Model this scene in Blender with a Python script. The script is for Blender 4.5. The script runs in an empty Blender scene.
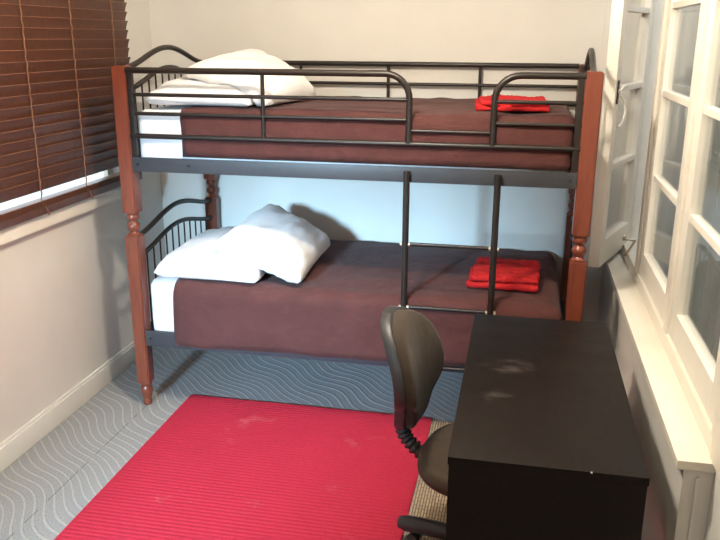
import bpy, bmesh, math, random
from math import pi, sin, cos, radians as rad
from mathutils import Vector, Matrix, noise, kdtree

random.seed(7)
S = bpy.context.scene
C = S.collection

# ------------------------------------------------------------------ camera
CAM = Vector((1.719, -3.226, 1.73))
F_PX, PITCH, YAW, ROLL = 783.0, rad(16.516), rad(11.522), rad(0.277)
fw = Vector((-sin(YAW) * cos(PITCH), cos(YAW) * cos(PITCH), -sin(PITCH)))
rt = Vector((cos(YAW), sin(YAW), 0)); up = rt.cross(fw)
rt2 = rt * cos(ROLL) + up * sin(ROLL); up2 = -rt * sin(ROLL) + up * cos(ROLL)
cd = bpy.data.cameras.new('camera'); cam = bpy.data.objects.new('camera', cd); C.objects.link(cam)
M3 = Matrix((rt2, up2, -fw)).transposed()
cam.matrix_world = Matrix.Translation(CAM) @ M3.to_4x4()
cd.sensor_width = 36.0; cd.lens = F_PX / 720 * 36.0; cd.clip_start = .02
S.camera = cam

# ------------------------------------------------------------------ world, light, exposure
S.view_settings.view_transform = 'Standard'; S.view_settings.look = 'None'
S.view_settings.exposure = 0.20; S.view_settings.gamma = 1.0; S.view_settings.use_curve_mapping = False
w = bpy.data.worlds.new('sky'); S.world = w; w.use_nodes = True
bg = w.node_tree.nodes['Background']; bg.inputs[0].default_value = (.80, .90, 1.0, 1); bg.inputs[1].default_value = 2.5

def area(name, loc, target, sx, sy, power, col):
    l = bpy.data.lights.new(name, 'AREA'); l.shape = 'RECTANGLE'; l.size = sx; l.size_y = sy
    l.energy = power; l.color = col
    o = bpy.data.objects.new(name, l); C.objects.link(o); o.location = loc
    o.rotation_euler = (Vector(target) - Vector(loc)).to_track_quat('-Z', 'Y').to_euler()
    return o
# cool daylight through the tall narrow window in the wall behind the camera
area('daylight_front_window', (-.33, -7.5, 2.45), (.16, -3.75, 1.75), 1.4, .6, 2250, (.46, .76, 1.0))
# soft daylight through the right-hand windows
area('daylight_right_window', (2.72, -.25, 2.45), (2.1, -.4, 1.0), 1.8, .4, 12, (.95, .97, 1.0))
LAMP_POWER = 96

# ------------------------------------------------------------------ materials
def sr(r, g, b):
    f = lambda c: (c / 255) / 12.92 if c / 255 <= .04045 else ((c / 255 + .055) / 1.055) ** 2.4
    return (f(r), f(g), f(b), 1)

class NT:
    def __init__(s, name):
        s.m = bpy.data.materials.new(name); s.m.use_nodes = True; s.t = s.m.node_tree
        s.b = s.t.nodes['Principled BSDF']; s.out = s.t.nodes['Material Output']
    def n(s, kind, **kw):
        x = s.t.nodes.new(kind)
        for k, v in kw.items(): setattr(x, k, v)
        return x
    def l(s, a, b): s.t.links.new(a, b)
    def coord(s, scale=(1, 1, 1), kind='Object'):
        c = s.n('ShaderNodeTexCoord'); m = s.n('ShaderNodeMapping'); m.inputs['Scale'].default_value = scale
        s.l(c.outputs[kind], m.inputs[0]); return m.outputs[0]
    def noise(s, vec, scale, detail=3, rough=.5):
        x = s.n('ShaderNodeTexNoise'); x.inputs['Scale'].default_value = scale
        x.inputs['Detail'].default_value = detail; x.inputs['Roughness'].default_value = rough
        s.l(vec, x.inputs['Vector']); return x.outputs[0]
    def ramp(s, fac, stops):
        r = s.n('ShaderNodeValToRGB'); e = r.color_ramp.elements
        while len(e) < len(stops): e.new(.5)
        for i, (p, c) in enumerate(stops): e[i].position = p; e[i].color = c
        s.l(fac, r.inputs[0]); return r.outputs[0]
    def math(s, op, a, b=None, c=None):
        x = s.n('ShaderNodeMath', operation=op)
        for i, v in enumerate((a, b, c)):
            if v is None: continue
            if isinstance(v, (int, float)): x.inputs[i].default_value = v
            else: s.l(v, x.inputs[i])
        return x.outputs[0]
    def bump(s, h, strength=.2, dist=.01):
        b = s.n('ShaderNodeBump'); b.inputs['Strength'].default_value = strength; b.inputs['Distance'].default_value = dist
        s.l(h, b.inputs['Height']); s.l(b.outputs[0], s.b.inputs['Normal'])
    def mix(s, fac, a, b):
        x = s.n('ShaderNodeMix', data_type='RGBA')
        if isinstance(fac, (int, float)): x.inputs[0].default_value = fac
        else: s.l(fac, x.inputs[0])
        for i, v in ((6, a), (7, b)):
            if isinstance(v, tuple): x.inputs[i].default_value = v
            else: s.l(v, x.inputs[i])
        return x.outputs[2]
    def base(s, c):
        if isinstance(c, tuple): s.b.inputs['Base Color'].default_value = c
        else: s.l(c, s.b.inputs['Base Color'])
    def set(s, **kw):
        for k, v in kw.items(): s.b.inputs[k.replace('_', ' ')].default_value = v
        return s

def dk(c, k): return (c[0] * k, c[1] * k, c[2] * k, 1)

def plain(name, col, rough=.5, var=.12, scale=14, bump=0.0, bscale=60, stretch=(1, 1, 1), **kw):
    t = NT(name); v = t.coord(stretch)
    t.base(t.ramp(t.noise(v, scale), [(.3, dk(col, 1 - var)), (.7, dk(col, 1 + var * .6))]))
    t.set(Roughness=rough, **kw)
    if bump: t.bump(t.noise(v, bscale, 4), bump, .004)
    return t.m

def wood(name, col, dark, rough=.3):
    t = NT(name); v = t.coord((9, 9, .9))
    g = t.noise(v, 5, 6, .65)
    t.base(t.ramp(g, [(.32, dark), (.5, col), (.72, dk(col, 1.18))]))
    t.set(Roughness=rough); t.b.inputs['Specular IOR Level'].default_value = .45
    t.b.inputs['Coat Weight'].default_value = .25; t.b.inputs['Coat Roughness'].default_value = .2
    t.bump(g, .08, .002)
    return t.m

def fabric(name, col, rough=.85, wscale=420, wr=.25, wrinkle=9, sheen=.15, var=.12):
    t = NT(name); v = t.coord()
    n1 = t.noise(v, wrinkle, 3, .55); n2 = t.noise(v, wscale, 2)
    t.base(t.ramp(t.math('ADD', t.math('MULTIPLY', n1, .6), t.math('MULTIPLY', n2, .4)), [(.35, dk(col, 1 - var)), (.65, dk(col, 1 + var * .6))]))
    t.set(Roughness=rough); t.b.inputs['Sheen Weight'].default_value = sheen
    t.b.inputs['Specular IOR Level'].default_value = .2
    h = t.math('ADD', t.math('MULTIPLY', n1, 1.0), t.math('MULTIPLY', n2, .05))
    t.bump(h, wr, .03)
    return t.m

WALLC = (.700, .682, .640, 1)
m_wall = plain('painted_wall', WALLC, .75, .03, 5, .06, 120)
m_ceil = plain('painted_ceiling', (.82, .80, .75, 1), .8, .02)
m_trim = plain('cream_gloss_paint', (.80, .755, .655, 1), .35, .03, 8, .03, 40)
m_base = plain('white_gloss_paint', (.78, .76, .71, 1), .4, .03, 8, .03, 40)
m_sash = plain('window_paint', (.80, .76, .67, 1), .35, .03, 10, .03, 50)
m_post = wood('cherry_wood', (.182, .045, .024, 1), (.122, .028, .014, 1), .34)
m_pine = wood('pine_slat_wood', (.50, .33, .22, 1), (.40, .25, .15, 1), .5)
m_blind = wood('blind_wood', (.085, .029, .015, 1), (.058, .018, .009, 1), .42)
m_lip = plain('blind_edge_highlight', (.30, .135, .08, 1), .45, .1)  # painted highlight for the slat edges, paler than the blind wood
m_cord = plain('blind_cord', (.24, .11, .06, 1), .8, .1)
m_metal = plain('bronze_black_metal', (.018, .013, .011, 1), .38, .1, 20, **{'Specular_IOR_Level': .4})
m_rail = plain('charcoal_rail_metal', (.036, .038, .045, 1), .42, .08, 20)
m_bolt = plain('brass_bolt', (.65, .55, .42, 1), .35, .05, Metallic=.6)
m_dark = plain('black_plastic', (.022, .021, .021, 1), .42, .08, 30, .05, 200)
m_shell = plain('charcoal_plastic', (.030, .030, .032, 1), .45, .08, 30, .05, 200)
m_chair = fabric('chair_fabric', (.050, .037, .028, 1), .95, 600, .15, 12, .1, .25)
m_sheet = fabric('white_cotton', (.86, .86, .87, 1), .8, 500, .22, 10, .1, .02)
m_blanket = fabric('brown_blanket', (.085, .030, .027, 1), .9, 380, .6, 8, .06, .16)
m_towel = fabric('red_towel', (.42, .016, .018, 1), .95, 260, .25, 30, .0, .14)
m_cup = plain('dull_brass', (.40, .30, .18, 1), .35, .1, Metallic=.8)
m_white = plain('white_plastic', (.8, .78, .72, 1), .4, .02)
m_ext = plain('outside_render', (.22, .17, .115, 1), .9, .15, 3)
m_ground = plain('outside_ground', (.55, .55, .53, 1), .95, .3, 3)

def glass():
    t = NT('window_glass'); lw = t.n('ShaderNodeLayerWeight'); lw.inputs[0].default_value = .5
    f = t.math('ADD', t.math('MULTIPLY', t.math('POWER', lw.outputs['Facing'], 5.0), .94), .045)
    tr = t.n('ShaderNodeBsdfTransparent'); tr.inputs[0].default_value = (.96, .97, .96, 1)
    gl = t.n('ShaderNodeBsdfGlossy'); gl.inputs['Roughness'].default_value = .0
    mx = t.n('ShaderNodeMixShader'); t.l(f, mx.inputs[0]); t.l(tr.outputs[0], mx.inputs[1]); t.l(gl.outputs[0], mx.inputs[2])
    t.l(mx.outputs[0], t.out.inputs[0])
    b_ = t.n('ShaderNodeBump'); b_.inputs['Strength'].default_value = .02; b_.inputs['Distance'].default_value = .01
    t.l(t.noise(t.coord(), 3.0, 1), b_.inputs['Height']); t.l(b_.outputs[0], gl.inputs['Normal'])
    return t.m
m_glass = glass()

def carpet():
    t = NT('wave_carpet'); c = t.n('ShaderNodeTexCoord'); s = t.n('ShaderNodeSeparateXYZ'); t.l(c.outputs['Object'], s.inputs[0])
    x, y = s.outputs[0], s.outputs[1]
    wob = t.math('SINE', t.math('ADD', t.math('MULTIPLY', x, 15.0), t.math('MULTIPLY', y, -7.0)))
    lo = t.noise(c.outputs['Object'], 1.7, 0)
    ph = t.math('ADD', t.math('ADD', y, t.math('MULTIPLY', x, .82)), t.math('MULTIPLY', wob, .021))
    ph = t.math('ADD', ph, t.math('MULTIPLY', lo, .25))
    fr = t.math('FRACT', t.math('MULTIPLY', ph, 1 / .054))
    d = t.math('ABSOLUTE', t.math('SUBTRACT', fr, .5))
    mr = t.n('ShaderNodeMapRange', interpolation_type='SMOOTHSTEP'); t.l(d, mr.inputs[0])
    mr.inputs[1].default_value = .07; mr.inputs[2].default_value = .17; mr.inputs[3].default_value = 1; mr.inputs[4].default_value = 0
    fine = t.noise(c.outputs['Object'], 170, 3, .7)
    basec = t.ramp(fine, [(.3, (.195, .195, .200, 1)), (.7, (.350, .347, .350, 1))])
    linec = t.ramp(fine, [(.3, (.285, .28, .272, 1)), (.7, (.445, .432, .415, 1))])
    col = t.mix(t.math('MULTIPLY', mr.outputs[0], t.math('ADD', .35, t.math('MULTIPLY', t.noise(c.outputs['Object'], 55, 2), .9))), basec, linec)
    # cut joint between two widths of carpet, worn and broken
    sx = t.math('ABSOLUTE', t.math('SUBTRACT', x, .002))
    j = t.math('MULTIPLY', t.math('LESS_THAN', sx, .0022), t.math('GREATER_THAN', t.noise(c.outputs['Object'], 14, 2), .47))
    t.base(t.mix(t.math('MULTIPLY', j, .75), col, (.10, .10, .10, 1)))
    t.set(Roughness=.95); t.b.inputs['Specular IOR Level'].default_value = .15
    t.bump(t.math('ADD', t.math('MULTIPLY', fine, .6), mr.outputs[0]), .35, .004)
    return t.m
m_carpet = carpet()

def rug_mat():
    t = NT('red_ribbed_cotton'); v = t.coord()
    n = t.noise(v, 5, 4, .65); f = t.noise(t.coord((1, 2.5, 1)), 130, 3)
    n2 = t.noise(t.coord((1, 1.3, 1)), 2.6, 5, .7)
    c = t.ramp(f, [(.3, (.34, .016, .036, 1)), (.7, (.46, .027, .056, 1))])
    worn = t.math('MULTIPLY', t.math('SUBTRACT', n2, .60), 1.0)
    worn = t.math('MULTIPLY', t.math('MAXIMUM', worn, 0.0), t.math('GREATER_THAN', n, .52))
    t.base(t.mix(worn, c, (.75, .40, .36, 1)))
    t.set(Roughness=.92); t.b.inputs['Sheen Weight'].default_value = .0; t.b.inputs['Specular IOR Level'].default_value = .15
    t.bump(f, .25, .004)
    return t.m
m_rug = rug_mat()

def mat_weave():
    t = NT('sisal_weave'); c = t.n('ShaderNodeTexCoord')
    b = t.n('ShaderNodeTexBrick'); m = t.n('ShaderNodeMapping'); m.inputs['Rotation'].default_value = (0, 0, rad(90))
    t.l(c.outputs['Object'], m.inputs[0]); t.l(m.outputs[0], b.inputs['Vector'])
    b.inputs['Scale'].default_value = 1.0; b.inputs['Brick Width'].default_value = .050; b.inputs['Row Height'].default_value = .0112
    b.inputs['Mortar Size'].default_value = .0026; b.inputs['Mortar Smooth'].default_value = .6
    b.inputs['Color1'].default_value = (.46, .36, .24, 1); b.inputs['Color2'].default_value = (.36, .27, .175, 1)
    b.inputs['Mortar'].default_value = (.11, .082, .055, 1)
    t.base(b.outputs['Color']); t.set(Roughness=.9)
    t.bump(t.math('SUBTRACT', 1.0, b.outputs['Fac']), .6, .004)
    return t.m
m_sisal = mat_weave()

def desk_mat():
    t = NT('black_brown_veneer'); v = t.coord((3, .5, 3))
    g = t.noise(v, 30, 5, .6); d = t.noise(t.coord((1, 1.6, 1)), 7.0, 5, .75)
    c = t.ramp(g, [(.3, (.0055, .0035, .003, 1)), (.7, (.0105, .0068, .0055, 1))])
    s = t.n('ShaderNodeSeparateXYZ'); cc = t.n('ShaderNodeTexCoord'); t.l(cc.outputs['Object'], s.inputs[0])
    def blob(cx, cy, rx, ry):
        a = t.math('POWER', t.math('DIVIDE', t.math('SUBTRACT', s.outputs[0], cx), rx), 2)
        b = t.math('POWER', t.math('DIVIDE', t.math('SUBTRACT', s.outputs[1], cy), ry), 2)
        return t.math('MAXIMUM', t.math('SUBTRACT', 1.0, t.math('ADD', a, b)), 0.0)
    dust = t.math('MAXIMUM', blob(1.722, -.90, .10, .085), blob(1.70, -1.12, .055, .05))
    dust = t.math('MULTIPLY', dust, t.math('MAXIMUM', t.math('SUBTRACT', t.noise(t.coord((.8, 1.6, 1)), 22, 5, .7), .46), 0.0))
    t.base(t.mix(t.math('MULTIPLY', dust, 1.1), c, (.22, .18, .16, 1)))
    rr = t.math('ADD', t.math('MULTIPLY', d, .2), .30); t.l(rr, t.b.inputs['Roughness'])
    t.b.inputs['Specular IOR Level'].default_value = .15
    t.bump(g, .05, .001)
    return t.m
m_desk = desk_mat()

# ------------------------------------------------------------------ mesh helpers
def box(bm, x0, x1, y0, y1, z0, z1, bev=0.0):
    r = bmesh.ops.create_cube(bm, size=1.0)
    vs = r['verts']
    for v in vs:
        v.co = Vector((x0 + (v.co.x + .5) * (x1 - x0), y0 + (v.co.y + .5) * (y1 - y0), z0 + (v.co.z + .5) * (z1 - z0)))
    if bev:
        es = list({e for v in vs for e in v.link_edges})
        bmesh.ops.bevel(bm, geom=es, offset=bev, segments=2, affect='EDGES', profile=.7)
    return vs

def tube(bm, pts, r, n=10, caps=True):
    pts = [Vector(p) for p in pts]; rings = []; prev = None
    for i, p in enumerate(pts):
        t = (pts[min(i + 1, len(pts) - 1)] - pts[max(i - 1, 0)]).normalized()
        if prev is None:
            a = Vector((0, 0, 1)) if abs(t.z) < .9 else Vector((1, 0, 0))
            u = t.cross(a).normalized()
        else:
            u = (prev - t * prev.dot(t)).normalized()
        prev = u; v = t.cross(u)
        rr = r[i] if isinstance(r, (list, tuple)) else r
        rings.append([bm.verts.new(p + (u * cos(2 * pi * k / n) + v * sin(2 * pi * k / n)) * rr) for k in range(n)])
    for a, b in zip(rings, rings[1:]):
        for k in range(n): bm.faces.new((a[k], a[(k + 1) % n], b[(k + 1) % n], b[k]))
    if caps: bm.faces.new(rings[0][::-1]); bm.faces.new(rings[-1])

def lathe(bm, prof, cx, cy, n=20):
    rings = [[bm.verts.new((cx + r * cos(2 * pi * k / n), cy + r * sin(2 * pi * k / n), z)) for k in range(n)] for r, z in prof]
    for a, b in zip(rings, rings[1:]):
        for k in range(n): bm.faces.new((a[k], a[(k + 1) % n], b[(k + 1) % n], b[k]))
    bm.faces.new(rings[0][::-1]); bm.faces.new(rings[-1])

def lin(a, b, n): return [a + (b - a) * i / n for i in range(n + 1)]

def axis(a, b, r, step):
    m = max(2, int((b - a - 2 * r) / step))
    return [a, a + r * .12, a + r * .35, a + r * .65] + lin(a + r, b - r, m) + [b - r * .65, b - r * .35, b - r * .12, b]

def rbox(bm, x0, x1, y0, y1, z0, z1, r, step=.04, amp=0.0, freq=6.0, keep=None, seed=0.0):
    """box with rounded edges on a grid, gently uneven; keep(centre) drops faces"""
    lo = Vector((x0 + r, y0 + r, z0 + r)); hi = Vector((x1 - r, y1 - r, z1 - r))
    def rp(p):
        q = Vector([min(max(p[i], lo[i]), hi[i]) for i in range(3)])
        d = p - q
        if d.length > 1e-9: q2 = q + d.normalized() * r
        else: q2 = p
        if amp:
            nn = d.normalized() if d.length > 1e-9 else Vector((0, 0, 1))
            f = noise.noise(q2 * freq + Vector((seed, seed, seed))) + .5 * noise.noise(q2 * freq * 2.3 + Vector((seed, 3, 1)))
            q2 = q2 + nn * amp * f * (1 + 1.0 * max(0, nn.z))
        return q2
    ax = [axis(x0, x1, r, step), axis(y0, y1, r, step), axis(z0, z1, r, step)]
    cache = {}
    def V(p):
        k = tuple(round(c, 5) for c in p)
        if k not in cache: cache[k] = bm.verts.new(rp(Vector(p)))
        return cache[k]
    for d in range(3):
        a, b = [(1, 2), (2, 0), (0, 1)][d]
        for side in (0, 1):
            cst = ax[d][-1] if side else ax[d][0]
            for i in range(len(ax[a]) - 1):
                for j in range(len(ax[b]) - 1):
                    qs = []
                    for (ii, jj) in ((i, j), (i + 1, j), (i + 1, j + 1), (i, j + 1)):
                        p = [0, 0, 0]; p[d] = cst; p[a] = ax[a][ii]; p[b] = ax[b][jj]; qs.append(p)
                    if keep and not keep(d, side, sum((Vector(q) for q in qs), Vector()) / 4): continue
                    vs = [V(q) for q in qs]
                    if not side: vs = vs[::-1]
                    try: bm.faces.new(vs)
                    except ValueError: pass

def ob(name, bm, mat, parent=None, smooth=True, angle=40, loc=None):
    if isinstance(bm, bmesh.types.BMesh):
        bmesh.ops.recalc_face_normals(bm, faces=bm.faces) if not getattr(ob, 'skip', False) else None
        me = bpy.data.meshes.new(name); bm.to_mesh(me); bm.free()
        me.materials.append(mat)
        if smooth:
            me.shade_smooth(); me.set_sharp_from_angle(angle=rad(angle))
    else: me = bm
    o = bpy.data.objects.new(name, me); C.objects.link(o)
    if parent is not None:
        o.parent = parent; o.matrix_parent_inverse = parent_inv(parent)
    if loc is not None: o.location = loc
    return o

def parent_inv(p):
    m = p.matrix_basis.copy(); q = p
    m = p.matrix_basis
    if p.parent is not None: m = p.parent.matrix_basis @ p.matrix_parent_inverse @ m
    return m.inverted()

def tag(o, label, cat, group=None):
    o['label'] = label; o['category'] = cat
    if group: o['group'] = group
    return o

def thing(name, loc, label, cat, group=None):
    o = bpy.data.objects.new(name, None); C.objects.link(o); o.location = loc; o.empty_display_size = .1
    return tag(o, label, cat, group)

def struct(o, label=None):
    o['kind'] = 'structure'
    if label: o['label'] = label
    return o

def sroot(name, loc):
    o = bpy.data.objects.new(name, None); C.objects.link(o); o.location = loc; o['kind'] = 'structure'; return o

B = bmesh.new

# ------------------------------------------------------------------ room shell
XL, XR, YB, YF, ZC = -.32, 2.26, .965, -3.75, 2.55
b = B(); box(b, XL - .15, 2.6, YF - .2, YB + .15, -.05, 0); struct(ob('floor', b, m_carpet), 'grey carpet with pale wavy lines')
b = B(); box(b, XL - .15, 2.6, YF - .2, YB + .15, ZC, ZC + .05); struct(ob('ceiling', b, m_ceil), 'off-white painted ceiling')
wb_ = B(); box(wb_, XL - .15, 2.6, YB, YB + .12, 0, ZC); wall_back = struct(ob('wall_back', wb_, m_wall), 'cream painted wall behind the bunk bed')
b = B(); box(b, 2.085, 2.115, YB - .006, YB, 0, ZC, .002); struct(ob('trim_3', b, m_wall), 'thin cover strip on the back wall')
# left wall with window opening
WY0, WY1, WZ0, WZ1 = -1.95, .55, .99, 2.18
b = B()
box(b, XL - .15, XL, YF, YB, 0, WZ0); box(b, XL - .15, XL, YF, YB, WZ1, ZC)
box(b, XL - .15, XL, YF, WY0, WZ0, WZ1); box(b, XL - .15, XL, WY1, YB, WZ0, WZ1)
struct(ob('wall_left', b, m_wall), 'taupe cream wall below the blind')
b = B(); box(b, XL, XL + .017, YF, YB, 0, .098, .003); box(b, XL, XL + .011, YF, YB, .096, .112, .003)
struct(ob('baseboard_left', b, m_base), 'white skirting board along the left wall')
# front wall (behind the camera) with the tall window
FX0, FX1, FZ0, FZ1 = -.06, .38, .70, 1.87
b = B()
box(b, XL, 2.4, YF - .12, YF, 0, FZ0); box(b, XL, 2.4, YF - .12, YF, FZ1, ZC)
box(b, XL, FX0, YF - .12, YF, FZ0, FZ1); box(b, FX1, 2.4, YF - .12, YF, FZ0, FZ1)
struct(ob('wall_front', b, m_wall), 'cream wall with a tall narrow window')
wf = sroot('window_3', (.16, YF, FZ0))
b = B(); box(b, FX0 - .06, FX0, YF - .01, YF + .02, FZ0 - .06, FZ1 + .06); box(b, FX1, FX1 + .06, YF - .01, YF + .02, FZ0 - .06, FZ1 + .06)
box(b, FX0, FX1, YF - .01, YF + .02, FZ1, FZ1 + .06); box(b, FX0, FX1, YF - .01, YF + .03, FZ0 - .06, FZ0)
ob('window_frame', b, m_trim, wf)
# right wall: flush wall with window opening, boxed-out dado below
RY0, RY1, RZ0, RZ1 = -1.265, .935, .70, 2.28
b = B()
box(b, XR, XR + .14, YF, YB, 0, RZ0); box(b, XR, XR + .14, YF, YB, RZ1, ZC)
box(b, XR, XR + .14, YF, RY0, RZ0, RZ1); box(b, XR, XR + .14, RY1, YB, RZ0, RZ1)
struct(ob('wall_right', b, m_wall), 'cream wall holding the casement windows')
b = B(); box(b, 2.186, XR, -1.287, YB, 0, .664); struct(ob('wall_right_dado', b, m_wall), 'cream wall panel below the window sill')
b = B(); box(b, 2.218, 2.226, -1.291, -1.287, 0, .640); struct(ob('trim_2', b, m_base), 'narrow batten on the end of the dado')
b = B(); box(b, 2.164, XR + .03, -1.302, YB, .664, .690, .004); struct(ob('trim_1', b, m_trim), 'cream window sill board above the desk')
b = B(); box(b, XR - .012, XR + .001, -1.40, RY0 - .002, .691, 2.33, .003); struct(ob('trim_4', b, m_trim), 'cream architrave at the near end of the window')

# ------------------------------------------------------------------ left window + sill
w1 = sroot('window_1', (XL, -.7, WZ0)); w1['label'] = 'white window behind the dark blind'
b = B(); x0, x1 = XL - .12, XL - .07
box(b, x0, x1, WY0, WY1, WZ0, WZ0 + .018); box(b, x0, x1, WY0, WY1, WZ1 - .05, WZ1)
for yy in (WY0, -.75, WY1 - .05): box(b, x0, x1, yy, yy + .05, WZ0 + .018, WZ1 - .05)
ob('window_frame', b, m_sash, w1)
for ya, yb in ((WY0 + .05, -.75), (-.70, WY1 - .05)):
    b = B(); box(b, XL - .098, XL - .092, ya, yb, WZ0 + .018, WZ1 - .05); ob('pane', b, m_glass, w1)
b = B(); box(b, XL - .07, XL + .040, WY0 - .05, WY1 + .06, WZ0 - .058, WZ0, .004); ob('window_sill', b, m_trim, w1)

# ------------------------------------------------------------------ right windows
w2 = sroot('window_2', (XR, -.2, RZ0)); w2['label'] = 'cream casement windows above the desk'
b = B(); fx0, fx1 = XR - .006, XR + .10
box(b, fx0, fx1, RY0, RY1, RZ0 - .01, .742, .003); box(b, fx0, fx1, RY0, RY1, RZ1 - .045, RZ1, .003)
box(b, fx0, fx1, RY1 - .025, RY1, .742, RZ1 - .045, .003); box(b, fx0, fx1, RY0, RY0 + .035, .742, RZ1 - .045, .003)
box(b, fx0, fx1, .285, .335, .742, RZ1 - .045, .003); box(b, fx0, fx1, -.500, -.452, .742, RZ1 - .045, .003)
ob('window_frame', b, m_sash, w2)

ROWS = [.845, 1.176, 1.520, 1.858, 2.185]
def sash(y0, y1, parent, stile=.085, mw=.026, th=.040, tf=None, z0=.745):
    """casement in local coordinates: x outward 0..th, y from y0 to y1; tf maps to world"""
    tf = tf or Matrix.Identity(4)
    z1 = 2.232
    def fin(bm, name, m, par):
        bmesh.ops.transform(bm, matrix=tf, verts=bm.verts); return ob(name, bm, m, par)
    b = B()
    box(b, 0, th, y0, y0 + stile, z0, z1, .004); box(b, 0, th, y1 - stile, y1, z0, z1, .004)
    box(b, .0005, th - .0005, y0 + stile - .004, y1 - stile + .004, z0, ROWS[0], .004); box(b, .0005, th - .0005, y0 + stile - .004, y1 - stile + .004, ROWS[4], z1, .004)
    s = fin(b, 'sash', m_sash, parent)
    for k in (1, 2, 3):
        b = B(); box(b, .004, th - .004, y0 + stile - .002, y1 - stile + .002, ROWS[k] - mw / 2, ROWS[k] + mw / 2, .005)
        fin(b, 'muntin', m_sash, s)
    for k in range(4):
        lo = ROWS[k] + (mw / 2 if k else 0) - .003; hi = ROWS[k + 1] - (mw / 2 if k < 3 else 0) + .003
        b = B(); box(b, .018, .022, y0 + stile - .004, y1 - stile + .004, lo, hi); fin(b, 'pane', m_glass, s)
    return s
TX = Matrix.Translation((XR + .004, 0, 0))
sash(-.450, .283, w2, tf=TX)
sash(-1.228, -.502, w2, tf=TX)
# open casement: hinge at the far jamb, swung into the room
HX, HY, OPEN, CW = XR - .006, .905, rad(20.5), .570
TC = Matrix.Translation((HX, HY, 0)) @ Matrix.Rotation(-OPEN, 4, 'Z')
cs = sash(-CW, 0, w2, stile=.070, th=.050, tf=TC, z0=.728)
def cpart(bm, name, m, par): bmesh.ops.transform(bm, matrix=TC, verts=bm.verts); return ob(name, bm, m, par)
b = B(); box(b, .050, .056, -CW + .022, -CW + .040, 1.46, 1.56, .002); pl = cpart(b, 'catch_plate', m_dark, cs)
b = B(); tube(b, [(.054, -CW + .031, 1.515), (.062, -CW + .031, 1.515), (.068, -CW + .045, 1.53), (.072, -CW + .075, 1.535)], [.008, .008, .007, .006], 8); cpart(b, 'catch_lever', m_white, cs)
b = B(); tube(b, [(.060, -CW + .035, 1.50), (.075, -CW + .07, 1.47), (.080, -CW + .085, 1.43), (.075, -CW + .075, 1.385), (.066, -CW + .05, 1.36)], .0055, 8); cpart(b, 'pull_ring', m_white, cs)
b = B(); tube(b, [(.045, -.16, .775), (.10, -.12, .765), (.115, -.36, .752)], .006, 8); cpart(b, 'casement_stay', m_cup, cs)
b = B(); bmesh.ops.create_uvsphere(b, u_segments=10, v_segments=8, radius=.013, matrix=Matrix.Translation((.052, -.155, .788))); cpart(b, 'stay_knob', m_bolt, cs)

# outside beyond the windows
b = B(); box(b, 3.05, 3.15, -5, 9, -.6, 3.0); struct(ob('wall_outside', b, m_ext), 'dull rendered wall seen outside the window')
b = B(); box(b, -14, 14, -14, 14, -.7, -.6); struct(ob('ground', b, m_ground), 'ground outside the room')

# ------------------------------------------------------------------ venetian blind
BX, BY0, BY1, PITCHZ = XL + .040, -1.90, .612, .0440
bl = thing('venetian_blind', (BX, (BY0 + BY1) / 2, 1.0), 'dark brown wooden venetian blind hanging closed over the window sill', 'blind')
sb = B(); hw, L = .0265, BY1 - BY0
prof = [(-hw, 0), (-hw * .5, .0016), (0, .002), (hw * .5, .0016), (hw - .004, .0006), (hw, -.0036), (hw - .001, -.0046), (hw * .5, -.0028), (0, -.002), (-hw * .5, -.0028), (-hw, -.0042)]
NP = len(prof)
r0 = [sb.verts.new((px, -L / 2, pz)) for px, pz in prof]; r1 = [sb.verts.new((px, L / 2, pz)) for px, pz in prof]
lip = [sb.faces.new((r0[k], r0[(k + 1) % NP], r1[(k + 1) % NP], r1[k])) for k in range(NP)]
for k in (4, 5): lip[k].material_index = 1      # rounded lip, coloured paler to paint the bright light line on each slat
sb.faces.new(r0[::-1]); sb.faces.new(r1)
TILT = rad(-74)
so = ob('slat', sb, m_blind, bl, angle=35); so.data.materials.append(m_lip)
Z0S = 1.123; NS = 24
slats = [so]
for i in range(NS):
    o = so if i == 0 else so.copy()
    if i: C.objects.link(o)
    o.location = (BX + random.uniform(-.0012, .0012), (BY0 + BY1) / 2 + random.uniform(-.003, .003), Z0S + i * PITCHZ)
    o.rotation_euler = (random.uniform(-.0012, .0012), TILT + random.uniform(-.05, .05), 0)
b = B(); box(b, BX - .026, BX + .026, BY0, BY1, 1.0005, 1.034, .004); ob('bottom_rail', b, m_blind, bl)
flat_me = so.data.copy(); flat_me.materials[1] = m_blind
for i in range(4):     # surplus slats lying flat on the bottom rail
    o = so.copy(); C.objects.link(o); o.data = flat_me
    o.location = (BX, (BY0 + BY1) / 2 + random.uniform(-.004, .004), 1.0392 + i * .0066); o.rotation_euler = (0, 0, 0)
b = B(); box(b, XL + .002, BX + .036, BY0, BY1, Z0S + NS * PITCHZ - .01, Z0S + NS * PITCHZ + .05, .004); ob('head_rail', b, m_blind, bl)
for yc in (-1.70, -1.35, -1.0, -.645, -.29, .068, .435):
    b = B(); zt = Z0S + NS * PITCHZ
    pts = []
    for i in range(NS * 2 + 1):
        z = 1.02 + (zt - 1.02) * i / (NS * 2)
        pts.append((BX + .0185 + (.003 if i % 2 else 0), yc + .0015 * sin(i * 2.1) + .002 * (i % 2), z))
    tube(b, pts, [.0032 if i % 2 else .0021 for i in range(len(pts))], 6)
    cdo = ob('ladder_cord', b, m_cord, bl)
    b = B(); tube(b, [(BX + .030, yc + .004, 1.04), (BX + .034, yc + .012, 1.015), (BX + .033, yc + .02, .998)], [.002, .003, .0045], 6); ob('cord_knot', b, m_cord, cdo)

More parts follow.
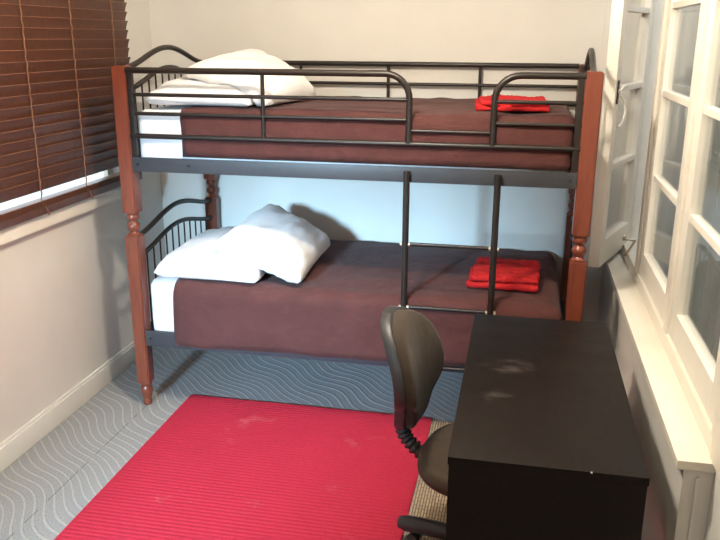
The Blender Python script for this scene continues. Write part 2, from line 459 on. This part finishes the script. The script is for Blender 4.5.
# ------------------------------------------------------------------ bunk bed
LX, W = 1.98, .92
BLX, BRX = .010, LX + .030   # the frame stands slightly out of square
bed = thing('bunk_bed', (LX / 2, W / 2, 0), 'twin bunk bed with cherry wood posts, black metal rails and ladder', 'bunk bed')
PW = .034
def post_bm():
    b = B()
    lathe(b, [(.016, 0), (.021, .006), (.022, .02), (.018, .032), (.020, .042), (.027, .06), (.030, .078), (.027, .094), (.023, .102), (.030, .112), (.030, .125)], 0, 0)
    def block(z0, z1, w0, w1):
        vs = box(b, -PW, PW, -PW, PW, z0, z1, .0)
        for v in vs:
            k = (w0 if v.co.z < (z0 + z1) / 2 else w1) / PW
            v.co.x *= k; v.co.y *= k
        es = list({e for v in vs for e in v.link_edges}); bmesh.ops.bevel(b, geom=es, offset=.005, segments=2, affect='EDGES')
    block(.118, .856, .031, PW)
    lathe(b, [(.030, .850), (.031, .860), (.022, .866), (.019, .872), (.025, .880), (.030, .892), (.030, .902), (.024, .913), (.018, .919), (.018, .924), (.027, .932), (.030, .942), (.026, .952), (.030, .958), (.030, .966)], 0, 0)
    block(.960, 1.610, PW, PW * .98)
    return b
p0 = ob('post', post_bm(), m_post, bed, angle=50)
for k, (px, py) in enumerate(((0, 0), (LX, 0), (BLX, W), (BRX, W))):
    o = p0 if k == 0 else p0.copy()
    if k: C.objects.link(o)
    o.location = (px, py, 0)

def rail(z0, z1, front):
    b = B()
    if front: ya, yb, yi = -.034, -.026, .012
    else: ya, yb, yi = W + .026, W + .034, W - .012
    box(b, PW + .001, LX - PW - .001, ya, yb, z0, z1, .002)
    ylo, yhi = (yb - .001, yi) if front else (yi, ya + .001)
    box(b, PW + .001, LX - PW - .001, ylo, yhi, z0, z0 + .004)
    r = ob('side_rail', b, m_rail, bed)
    for xx in ((.06, .30, 1.92) if z0 > 1 else (.058,)):
        b = B(); yy = ya if front else yb
        tube(b, [(xx, yy + .001 * (1 if front else -1), (z0 + z1) / 2), (xx, yy - .004 * (1 if front else -1), (z0 + z1) / 2)], .006, 8); ob('bolt', b, m_metal, r)
    return r
for z0, z1 in ((1.156, 1.220), (.322, .400)):
    rail(z0, z1, True); rail(z0, z1, False)
    for xx in (0, LX):
        b = B(); box(b, xx - .012, xx + .012, PW + .001, W - PW - .001, z0 + .012, z1 - .012, .002); ob('end_rail', b, m_rail, bed)
    sl = B(); box(sl, -.036, .036, .013 - W / 2, W / 2 - .013, z0 + .005, z0 + .021, .002)
    s0 = ob('slat', sl, m_pine, bed)
    for i in range(12):
        o = s0 if i == 0 else s0.copy()
        if i: C.objects.link(o)
        o.location = (.115 + i * .159, W / 2, 0)

def smooth_curve(pts, n=28):
    """Catmull-Rom through points"""
    P = [Vector(p) for p in pts]; P = [P[0] * 2 - P[1]] + P + [P[-1] * 2 - P[-2]]; out = []
    for i in range(1, len(P) - 2):
        m = max(2, n // (len(P) - 3))
        for k in range(m):
            t = k / m; a, b_, c, d = P[i - 1:i + 3]
            out.append(.5 * ((2 * b_) + (c - a) * t + (2 * a - 5 * b_ + 4 * c - d) * t * t + (3 * b_ - a - 3 * c + d) * t ** 3))
    out.append(P[-2]); return out

def arch(yv, ends, peak):
    """bell-shaped bed end profile (height at y)"""
    u = abs(yv - W / 2) / (W / 2 - PW)
    return ends + (peak - ends) * (.5 + .5 * cos(pi * min(1, u))) ** .85

def bed_end(xx, name, e0, p0_, e1, p1, zbar, uprights):
    sgn = 1 if xx < 1 else -1
    b = B()
    ys = lin(PW - .004, W - PW + .004, 30)
    sk = (BLX if xx < 1 else BRX - LX) / W
    tube(b, [(xx + sk * y, y, arch(y, e0, p0_)) for y in ys], .0125, 10)
    tube(b, [(xx + sk * y, y, arch(y, e1, p1)) for y in ys], .0115, 10)
    if uprights:
        for yy in (PW + .010, W - PW - .010):
            box(b, xx + sk * yy + sgn * .014 - .012, xx + sk * yy + sgn * .014 + .012, yy - .010, yy + .010, zbar, e0 + .004, .002)
    h = ob(name, b, m_metal, bed)
    nb = 11
    for i in range(nb):
        y = PW + (W - 2 * PW) * (i + 1) / (nb + 1)
        b = B(); tube(b, [(xx + sk * y, y, zbar), (xx + sk * y, y, arch(y, e1, p1))], .0042, 7); ob('bar', b, m_metal, h)
for xx, nm in ((0, 'headboard'), (LX, 'footboard')):
    bed_end(xx, nm, 1.600, 1.682, 1.505, 1.588, 1.20, True)
    bed_end(xx, nm, .842, .912, .745, .812, .375, False)

GY = -.020
def guard(name, pts, r):
    b = B(); tube(b, pts, r, 12); return ob(name, b, m_metal, bed)
def barp(par, name, a, c, r):
    b = B(); tube(b, [a, c], r, 10); return ob(name, b, m_metal, par)
def bend(x, z, rr, s, n=8):
    """quarter bend from horizontal (towards +s x) to vertical down; corner at (x,z)"""
    return [(x - s * rr + s * rr * sin(a), GY, z - rr + rr * cos(a)) for a in lin(0, pi / 2, n)]
LOWB, TOPB = 1.312, 1.592
HA, HB = 1.266, 1.606
g1 = guard('guard_rail', [(PW - .004, GY, TOPB)] + [(x, GY, TOPB) for x in lin(.3, HA - .13, 4)] + bend(HA, TOPB, .10, 1) + [(HA, GY, LOWB + .004)], .0135)
for z in (1.490, 1.409): barp(g1, 'bar', (PW - .002, GY, z), (HA, GY, z), .0085)
barp(g1, 'upright', (.645, GY, TOPB), (.645, GY, LOWB), .0085)
b = B(); box(b, PW + .001, PW + .025, GY - .010, GY + .012, 1.222, TOPB + .002, .002); ob('bracket', b, m_metal, g1)
g2 = guard('guard_rail', [(LX - PW + .004, GY, TOPB)] + [(x, GY, TOPB) for x in lin(LX - .08, HB + .13, 3)] + bend(HB, TOPB, .10, -1) + [(HB, GY, LOWB + .004)], .0135)
for z in (1.490, 1.404): barp(g2, 'bar', (HB, GY, z), (LX - PW + .002, GY, z), .0085)
b = B(); box(b, LX - PW - .025, LX - PW - .001, GY - .010, GY + .012, 1.222, TOPB + .002, .002); ob('bracket', b, m_metal, g2)
g3 = guard('guard_rail', [(PW - .002, GY, LOWB), (LX - PW + .002, GY, LOWB)], .0115)
barp(g3, 'bar', (HA, GY, 1.366), (HB, GY, 1.366), .0080)
GB = W + .010
g4 = guard('guard_rail', [(PW - .002, GB, 1.600), (BRX - PW + .002, GB, 1.600)], .0125)
for z in (1.500, 1.410, 1.312): barp(g4, 'bar', (PW - .002, GB, z), (BRX - PW + .002, GB, z), .0085)
for x in (.545, 1.018, 1.493): barp(g4, 'upright', (x, GB, 1.600), (x, GB, 1.312), .0085)
# ladder hooked on the upper side rail
LY = -.052
for xx in (1.266, 1.636):
    b = B(); tube(b, [(xx, LY, .30), (xx, LY, .8), (xx, LY, 1.205)], .0140, 12)
    box(b, xx - .012, xx + .012, LY, -.034, 1.165, 1.195)
    box(b, xx - .012, xx + .012, LY, -.034, .345, .375); st = ob('ladder_stile', b, m_metal, bed)
for z in (.897, .617, .345):
    b = B(); tube(b, [(1.278, LY, z), (1.624, LY, z)], .0080, 10); rg = ob('rung', b, m_metal, bed)
    for xx, s in ((1.266, -1), (1.266, 1), (1.636, -1), (1.636, 1)):
        b = B(); tube(b, [(xx + s * .0135, LY - .004, z), (xx + s * .021, LY - .004, z)], .0085, 8); ob('bolt', b, m_bolt, rg)

# ------------------------------------------------------------------ mattresses and bedding
def mattress(z0, z1, label):
    b = B(); rbox(b, .046, 1.925, -.003, W + .003, z0, z1, .045, .06, .004, 5, seed=z0)
    return tag(ob('mattress', b, m_sheet, smooth=True, angle=80), label, 'mattress', 'mattresses of the bunk bed')
UB, UT = 1.180, 1.422
LB, LT = .347, .640
mattress(UB, UT, 'mattress in white sheet on the upper bunk')
mattress(LB, LT, 'mattress in white sheet on the lower bunk')

def blanket(x0, x1, y0, y1, z0, z1, r, label, amp, seed, hemz=None):
    def keep(d, side, c):
        if d == 2 and side == 0: return False
        if d == 0 and side == 0: return False
        return True
    b = B(); rbox(b, x0 - r, x1, y0, y1, z0 - r, z1, r, .028, amp, 5.5, keep, seed)
    dele = [f for f in b.faces if f.calc_center_median().x < x0 or f.calc_center_median().z < z0]
    bmesh.ops.delete(b, geom=dele, context='FACES')
    for v in b.verts:
        if v.co.z < z0 + .25 and hemz and v.co.y < y0 + .03:
            k = (v.co.x - x0) / (x1 - x0)
            t = min(1, max(0, (z1 - v.co.z) / (z1 - z0)))
            v.co.z += t * hemz * k
            v.co.y -= t * .006 * (sin(v.co.x * 9 + seed) + .6 * sin(v.co.x * 23))
        # head-end hem runs a little crooked
        if v.co.x < x0 + .06:
            v.co.x += .010 * sin(v.co.y * 5 + seed) + .006 * sin(v.co.z * 11)
    o = ob('blanket', b, m_blanket, angle=80)
    md = o.modifiers.new('thickness', 'SOLIDIFY'); md.thickness = .006; md.offset = 1
    return tag(o, label, 'blanket', 'brown blankets on the bunk bed')
blanket(.252, 1.932, -.0075, W + .009, 1.224, UT + .008, .050, 'brown blanket tucked tightly around the upper mattress', .0045, 2.0)
blanket(.205, 1.932, -.046, W + .0185, .342, LT + .007, .060, 'brown blanket hanging over the side rail of the lower bunk', .004, 5.0, .022)

tops = {}
def pillow(label, corners, th, seed, rest, under=None):
    """bilinear patch through four seam corners (near-left, near-right, far-right, far-left), puffed on both sides"""
    A, Bc, Cc, D = [Vector(c) for c in corners]
    n = 26; b = B()
    nrm = ((Bc - A).cross(D - A)).normalized()
    grid = {}
    for s in (1, -1):
        for i in range(n + 1):
            for j in range(n + 1):
                u, v = i / n, j / n
                edge = i in (0, n) or j in (0, n)
                if s == -1 and edge: grid[s, i, j] = grid[1, i, j]; continue
                a, c = 2 * u - 1, 2 * v - 1
                # seams draw in between the corners
                uu = .5 + .5 * a * (1 - .055 * (1 - c * c)); vv = .5 + .5 * c * (1 - .055 * (1 - a * a))
                kc = 1 - .055 * (a * a * c * c) ** 4; uu = .5 + (uu - .5) * kc; vv = .5 + (vv - .5) * kc
                p = A.lerp(Bc, uu).lerp(D.lerp(Cc, uu), vv)
                h = ((1 - abs(a) ** 2.3) * (1 - abs(c) ** 2.3))
                h = max(h, 0) ** .40
                q = Vector((a * 2.2 + seed, c * 2.2, s * 2 + seed))
                wr = .012 * noise.noise(q) + .009 * noise.noise(q * 2.4) * (1.3 - h) + .006 * noise.noise(Vector((a * 7, c * 2 + seed, s)))
                t = th * (.62 if s > 0 else .38)
                p = p + nrm * s * (t * h + wr * min(1, h * 3))
                p.z = max(p.z, rest)
                if under:      # lies on the pillow below instead of sinking into it
                    co, _, dist = under.find((p.x, p.y, 0))
                    if dist < .02: p.z = max(p.z, tops[under][_] + .002)
                grid[s, i, j] = b.verts.new(p)
    for s in (1, -1):
        for i in range(n):
            for j in range(n):
                f = [grid[s, i, j], grid[s, i + 1, j], grid[s, i + 1, j + 1], grid[s, i, j + 1]]
                b.faces.new(f if s > 0 else f[::-1])
    top = [grid[1, i, j].co.copy() for i in range(n + 1) for j in range(n + 1)]
    kd = kdtree.KDTree(len(top))
    for q_, c_ in enumerate(top): kd.insert((c_.x, c_.y, 0), q_)
    kd.balance(); tops[kd] = [c_.z for c_ in top]
    tag(ob('pillow', b, m_sheet, angle=180), label, 'pillow', 'white pillows on the bunk bed')
    return kd
lz, rl = LT + .045, LT + .021
pa = pillow('white pillow lying flat by the headboard of the lower bunk', [(.080, -.045, lz), (.600, -.040, lz - .012), (.600, .66, lz + .01), (.070, .66, lz + .02)], .165, 1.0, rl)
pillow('plump white pillow leaning on the flat one on the lower bunk', [(.350, .03, .805), (.800, -.030, .678), (.790, .62, .700), (.430, .66, .880)], .17, 4.0, rl, pa)
uz, ru = UT + .040, UT + .021
pc = pillow('white pillow lying flat by the headboard of the upper bunk', [(.075, .005, uz), (.575, .015, uz - .012), (.575, .68, uz + .01), (.065, .68, uz + .02)], .175, 7.0, ru)
pillow('plump white pillow leaning on the flat one on the upper bunk', [(.205, .12, 1.575), (.640, .035, 1.448), (.730, .60, 1.460), (.380, .70, 1.652)], .16, 11.0, ru, pc)

# ------------------------------------------------------------------ folded towels
def towel(label, cx, cy, z, wx, wy, th, rot, layers, seed):
    t = thing('towel', (cx, cy, z), label, 'towel', 'red folded towels on the bunk bed')
    for k in range(layers):
        b = B(); sx = wx * (1 - .05 * k); sy = wy * (1 - .04 * k)
        z0, z1 = th * k / layers + .0008 * k, th * (k + 1) / layers
        rbox(b, -sx / 2, sx / 2, -sy / 2, sy / 2, z0, z1, (z1 - z0) * .48, .0075, .0055, 17, seed=seed + k)
        for v in b.verts:
            v.co.z += .0012 * sin(v.co.x * 2 * pi / .0135) * (1 if v.co.z > (z0 + z1) / 2 else .2)
            if abs(v.co.y) > sy / 2 - .012: v.co.y += .0014 * sin(v.co.x * 2 * pi / .0135)
            v.co.z = max(v.co.z, .0) + .006 * noise.noise(Vector((v.co.x * 9, v.co.y * 9, seed))) * (v.co.z / th)
        bmesh.ops.transform(b, matrix=Matrix.Translation((cx + .008 * k, cy + .004 * k, z)) @ Matrix.Rotation(rot, 4, 'Z'), verts=b.verts)
        ob('fold', b, m_towel, t, angle=80)
    return t
towel('red ribbed towel folded in a thick pad on the lower bunk', 1.680, .300, LT + .0205, .315, .34, .056, rad(-2), 2, 1)
towel('red towel folded thin on the upper bunk blanket', 1.665, .300, UT + .0205, .300, .38, .036, rad(4), 2, 5)

# ------------------------------------------------------------------ rug and mat
RX0, RX1, RYT, RYB = .172, 1.388, .128, -2.05
b = B(); pit = .022; n = int((RYT - RYB) / pit); prof = []
for i in range(n):
    y = RYB + i * pit
    prof += [(y, .0077), (y + pit * .2, .0088), (y + pit * .5, .0095), (y + pit * .8, .0084)]
prof.append((RYT, .0058))
xs = [RX0] + lin(RX0 + .01, RX1 - .01, 24) + [RX1]
rows = [[b.verts.new((x + (.0012 * sin(y * 470) if x in (RX0, RX1) else 0), y, z * (.7 if x in (RX0, RX1) else 1) + .001 * (1 + noise.noise(Vector((x * 3, y * 3, 0)))))) for x in xs] for y, z in prof]
for r_, s_ in zip(rows, rows[1:]):
    for k in range(len(xs) - 1): b.faces.new((r_[k], r_[k + 1], s_[k + 1], s_[k]))
# skirt down to the floor
per = [r_[0] for r_ in rows] + rows[-1][1:] + [r_[-1] for r_ in rows[::-1]][1:] + rows[0][::-1][1:-1]
low = [b.verts.new((v.co.x, v.co.y, .0005)) for v in per]
for k in range(len(per)): b.faces.new((per[k], per[(k + 1) % len(per)], low[(k + 1) % len(per)], low[k]))
tag(ob('rug', b, m_rug, angle=60), 'red ribbed cotton rug on the grey carpet', 'rug')
b = B(); box(b, 1.394, 2.175, -1.75, .112, .0005, .006, .002)
tag(ob('floor_mat', b, m_sisal), 'beige woven mat under the desk and chair', 'mat')

# ------------------------------------------------------------------ desk
dx0, dx1, dy0, dy1, dz = 1.589, 2.065, -1.496, -.425, .740
dk_ = thing('desk', ((dx0 + dx1) / 2, (dy0 + dy1) / 2, 0), 'black-brown wooden desk with plain end panels beside the window sill', 'desk')
b = B(); box(b, dx0, dx1, dy0, dy1, dz - .022, dz, .0015); ob('desk_top', b, m_desk, dk_)
for ya, yb in ((dy0 + .003, dy0 + .024), (dy1 - .024, dy1 - .003)):
    b = B(); box(b, dx0 + .003, dx1 - .003, ya, yb, .0065, dz - .0222, .001); ob('end_panel', b, m_desk, dk_)
b = B(); box(b, dx1 - .030, dx1 - .014, dy0 + .0242, dy1 - .0242, .36, dz - .0222, .001); ob('back_panel', b, m_desk, dk_)
b = B(); box(b, 1.930, 1.934, dy0 - .001, dy0 + .002, dz - .003, dz + .0004, .0004); ob('chip', b, m_white, dk_)

# ------------------------------------------------------------------ office chair
CX, CY, CZ, CA = 1.680, -.915, .440, rad(-10)
ch = thing('office_chair', (CX, CY, 0), 'dark brown office chair without arms pushed under the desk', 'chair')
TCH = Matrix.Translation((CX, CY, 0)) @ Matrix.Rotation(CA, 4, 'Z')
def chp(bm, name, m, par=ch, angle=50): bmesh.ops.transform(bm, matrix=TCH, verts=bm.verts); return ob(name, bm, m, par, angle=angle)
# seat: rounded plan, front at +x, back at -x
def seat_outline(k, n=48):
    out = []
    for i in range(n):
        a = 2 * pi * i / n; ca, sa = cos(a), sin(a); e = .72
        x = .225 * math.copysign(abs(ca) ** e, ca); y = .225 * math.copysign(abs(sa) ** e, sa)
        if x < 0: y *= 1 - .10 * (x / .225) ** 2
        out.append((x * k, y * k))
    return out
def stack(bm, layers):
    rings = [[bm.verts.new((x, y, z)) for x, y in seat_outline(k)] for k, z in layers]
    for a, c in zip(rings, rings[1:]):
        for i in range(len(a)): bm.faces.new((a[i], a[(i + 1) % len(a)], c[(i + 1) % len(a)], c[i]))
    bm.faces.new(rings[0][::-1]); bm.faces.new(rings[-1])
b = B(); stack(b, [(.955, .388), (.99, .392), (1.0, .405), (.99, .424), (.95, .437), (.86, .444), (.6, .446), (.25, .442), (.05, .441)]); chp(b, 'seat_cushion', m_chair, angle=80)
b = B(); stack(b, [(.70, .362), (.90, .370), (.965, .380), (.975, .3875)]); chp(b, 'seat_pan', m_shell)
# backrest
BH0, BH1, BXc = .490, .885, -.312
def back_w(t):
    """half width along the height t (0 bottom..1 top)"""
    pts = [(0, .050), (.07, .078), (.16, .090), (.24, .105), (.30, .142), (.38, .166), (.5, .173), (.66, .166), (.8, .150), (.9, .122), (.97, .078), (1, .03)]
    for (a, wa), (c, wc) in zip(pts, pts[1:]):
        if t <= c:
            k = (t - a) / (c - a); return wa + (wc - wa) * k
    return pts[-1][1]
def back_x(t): return BXc - .030 * sin(t * pi) * -1 - .055 * t   # lumbar swell forward, lean back
def back_bm(x0, x1, inset, puff, nz=26, ny=18):
    b = B(); G = {}
    for s in (0, 1):
        for i in range(nz + 1):
            t = i / nz; z = BH0 + inset + (BH1 - BH0 - 2 * inset) * t
            hwid = max(.008, back_w(t) - inset)
            for j in range(ny + 1):
                c = 2 * j / ny - 1; y = hwid * sin(c * pi / 2)
                e = max(0, (1 - c * c)) ** .5 * min(1, (1 - abs(2 * t - 1) ** 6)) ** .5
                base = back_x(t) + .045 * (y / .19) ** 2
                G[s, i, j] = b.verts.new((base + (x1 + puff * e if s else x0 - (puff * .3) * e), y, z))
    for i in range(nz):
        for j in range(ny):
            b.faces.new((G[1, i, j], G[1, i, j + 1], G[1, i + 1, j + 1], G[1, i + 1, j])); b.faces.new((G[0, i, j], G[0, i + 1, j], G[0, i + 1, j + 1], G[0, i, j + 1]))
    for i in range(nz):
        for j in (0, ny):
            f = (G[0, i, j], G[1, i, j], G[1, i + 1, j], G[0, i + 1, j]); b.faces.new(f if j == 0 else f[::-1])
    for j in range(ny):
        for i in (0, nz):
            f = (G[0, i, j], G[1, i, j], G[1, i, j + 1], G[0, i, j + 1]); b.faces.new(f if i else f[::-1])
    return b
chp(back_bm(.0, .030, .0, .012), 'backrest_shell', m_shell, angle=60)
chp(back_bm(.0302, .058, .006, .022), 'backrest_cushion', m_chair, angle=75)
# ribbed rubber sleeve on the backrest bar
path = smooth_curve([(BXc + .018, 0, .535), (BXc + .010, 0, .490), (BXc + .030, 0, .435), (BXc + .090, 0, .388), (-.12, 0, .372)], 60)
rad_ = [.0265 if (i // 2) % 2 else .0195 for i in range(len(path))]
b = B(); tube(b, path, rad_, 12); chp(b, 'bellows_sleeve', m_dark, angle=80)
b = B(); box(b, -.14, .12, -.06, .06, .335, .3615, .006); chp(b, 'seat_mechanism', m_dark)
b = B(); lathe(b, [(.024, .14), (.024, .335)], 0, 0, 16); lathe(b, [(.033, .10), (.033, .22)], 0, 0, 16); chp(b, 'gas_column', m_dark)
b = B(); lathe(b, [(.045, .070), (.050, .078), (.050, .105), (.038, .118)], 0, 0, 20); chp(b, 'base_hub', m_dark)
for k in range(5):
    a = rad(172 + 72 * k); d = Vector((cos(a), sin(a), 0))
    b = B(); pts = [d * .03 + Vector((0, 0, .098)), d * .12 + Vector((0, 0, .094)), d * .22 + Vector((0, 0, .085)), d * .29 + Vector((0, 0, .075)), d * .318 + Vector((0, 0, .071))]
    tube(b, pts, [.029, .029, .029, .028, .021], 12); lg = chp(b, 'leg', m_dark)
    b = B(); q = d.cross(Vector((0, 0, 1)))
    for s in (-1, 1):
        p = d * .262 + q * s * .010 + Vector((0, 0, .0275)); tube(b, [p - q * .007, p + q * .007], .0205, 14)
    p = d * .262; tube(b, [p + Vector((0, 0, .030)), p + Vector((0, 0, .066))], .006, 8); chp(b, 'caster', m_dark, lg)

# ------------------------------------------------------------------ ceiling lamp (out of the frame, lights the room)
LP = Vector((1.14, -1.00, ZC))
lp = thing('ceiling_lamp', LP, 'warm globe lamp fixed to the ceiling', 'lamp')
b = B(); lathe(b, [(.07, ZC - .03), (.075, ZC - .015), (.075, ZC - .0005)], LP.x, LP.y, 24); ob('lamp_base', b, m_white, lp)
t = NT('lamp_bulb_glass'); t.base((.9, .85, .75, 1)); t.b.inputs['Emission Color'].default_value = (1, .80, .55, 1); t.b.inputs['Emission Strength'].default_value = 6.0
b = B(); bmesh.ops.create_uvsphere(b, u_segments=20, v_segments=14, radius=.055, matrix=Matrix.Translation(LP - Vector((0, 0, .085)))); ob('bulb', b, t.m, lp)
pl_ = bpy.data.lights.new('ceiling_lamp_light', 'POINT'); pl_.energy = LAMP_POWER; pl_.color = (1.0, .88, .71); pl_.shadow_soft_size = .07
po = bpy.data.objects.new('ceiling_lamp_light', pl_); C.objects.link(po); po.location = LP - Vector((0, 0, .22))
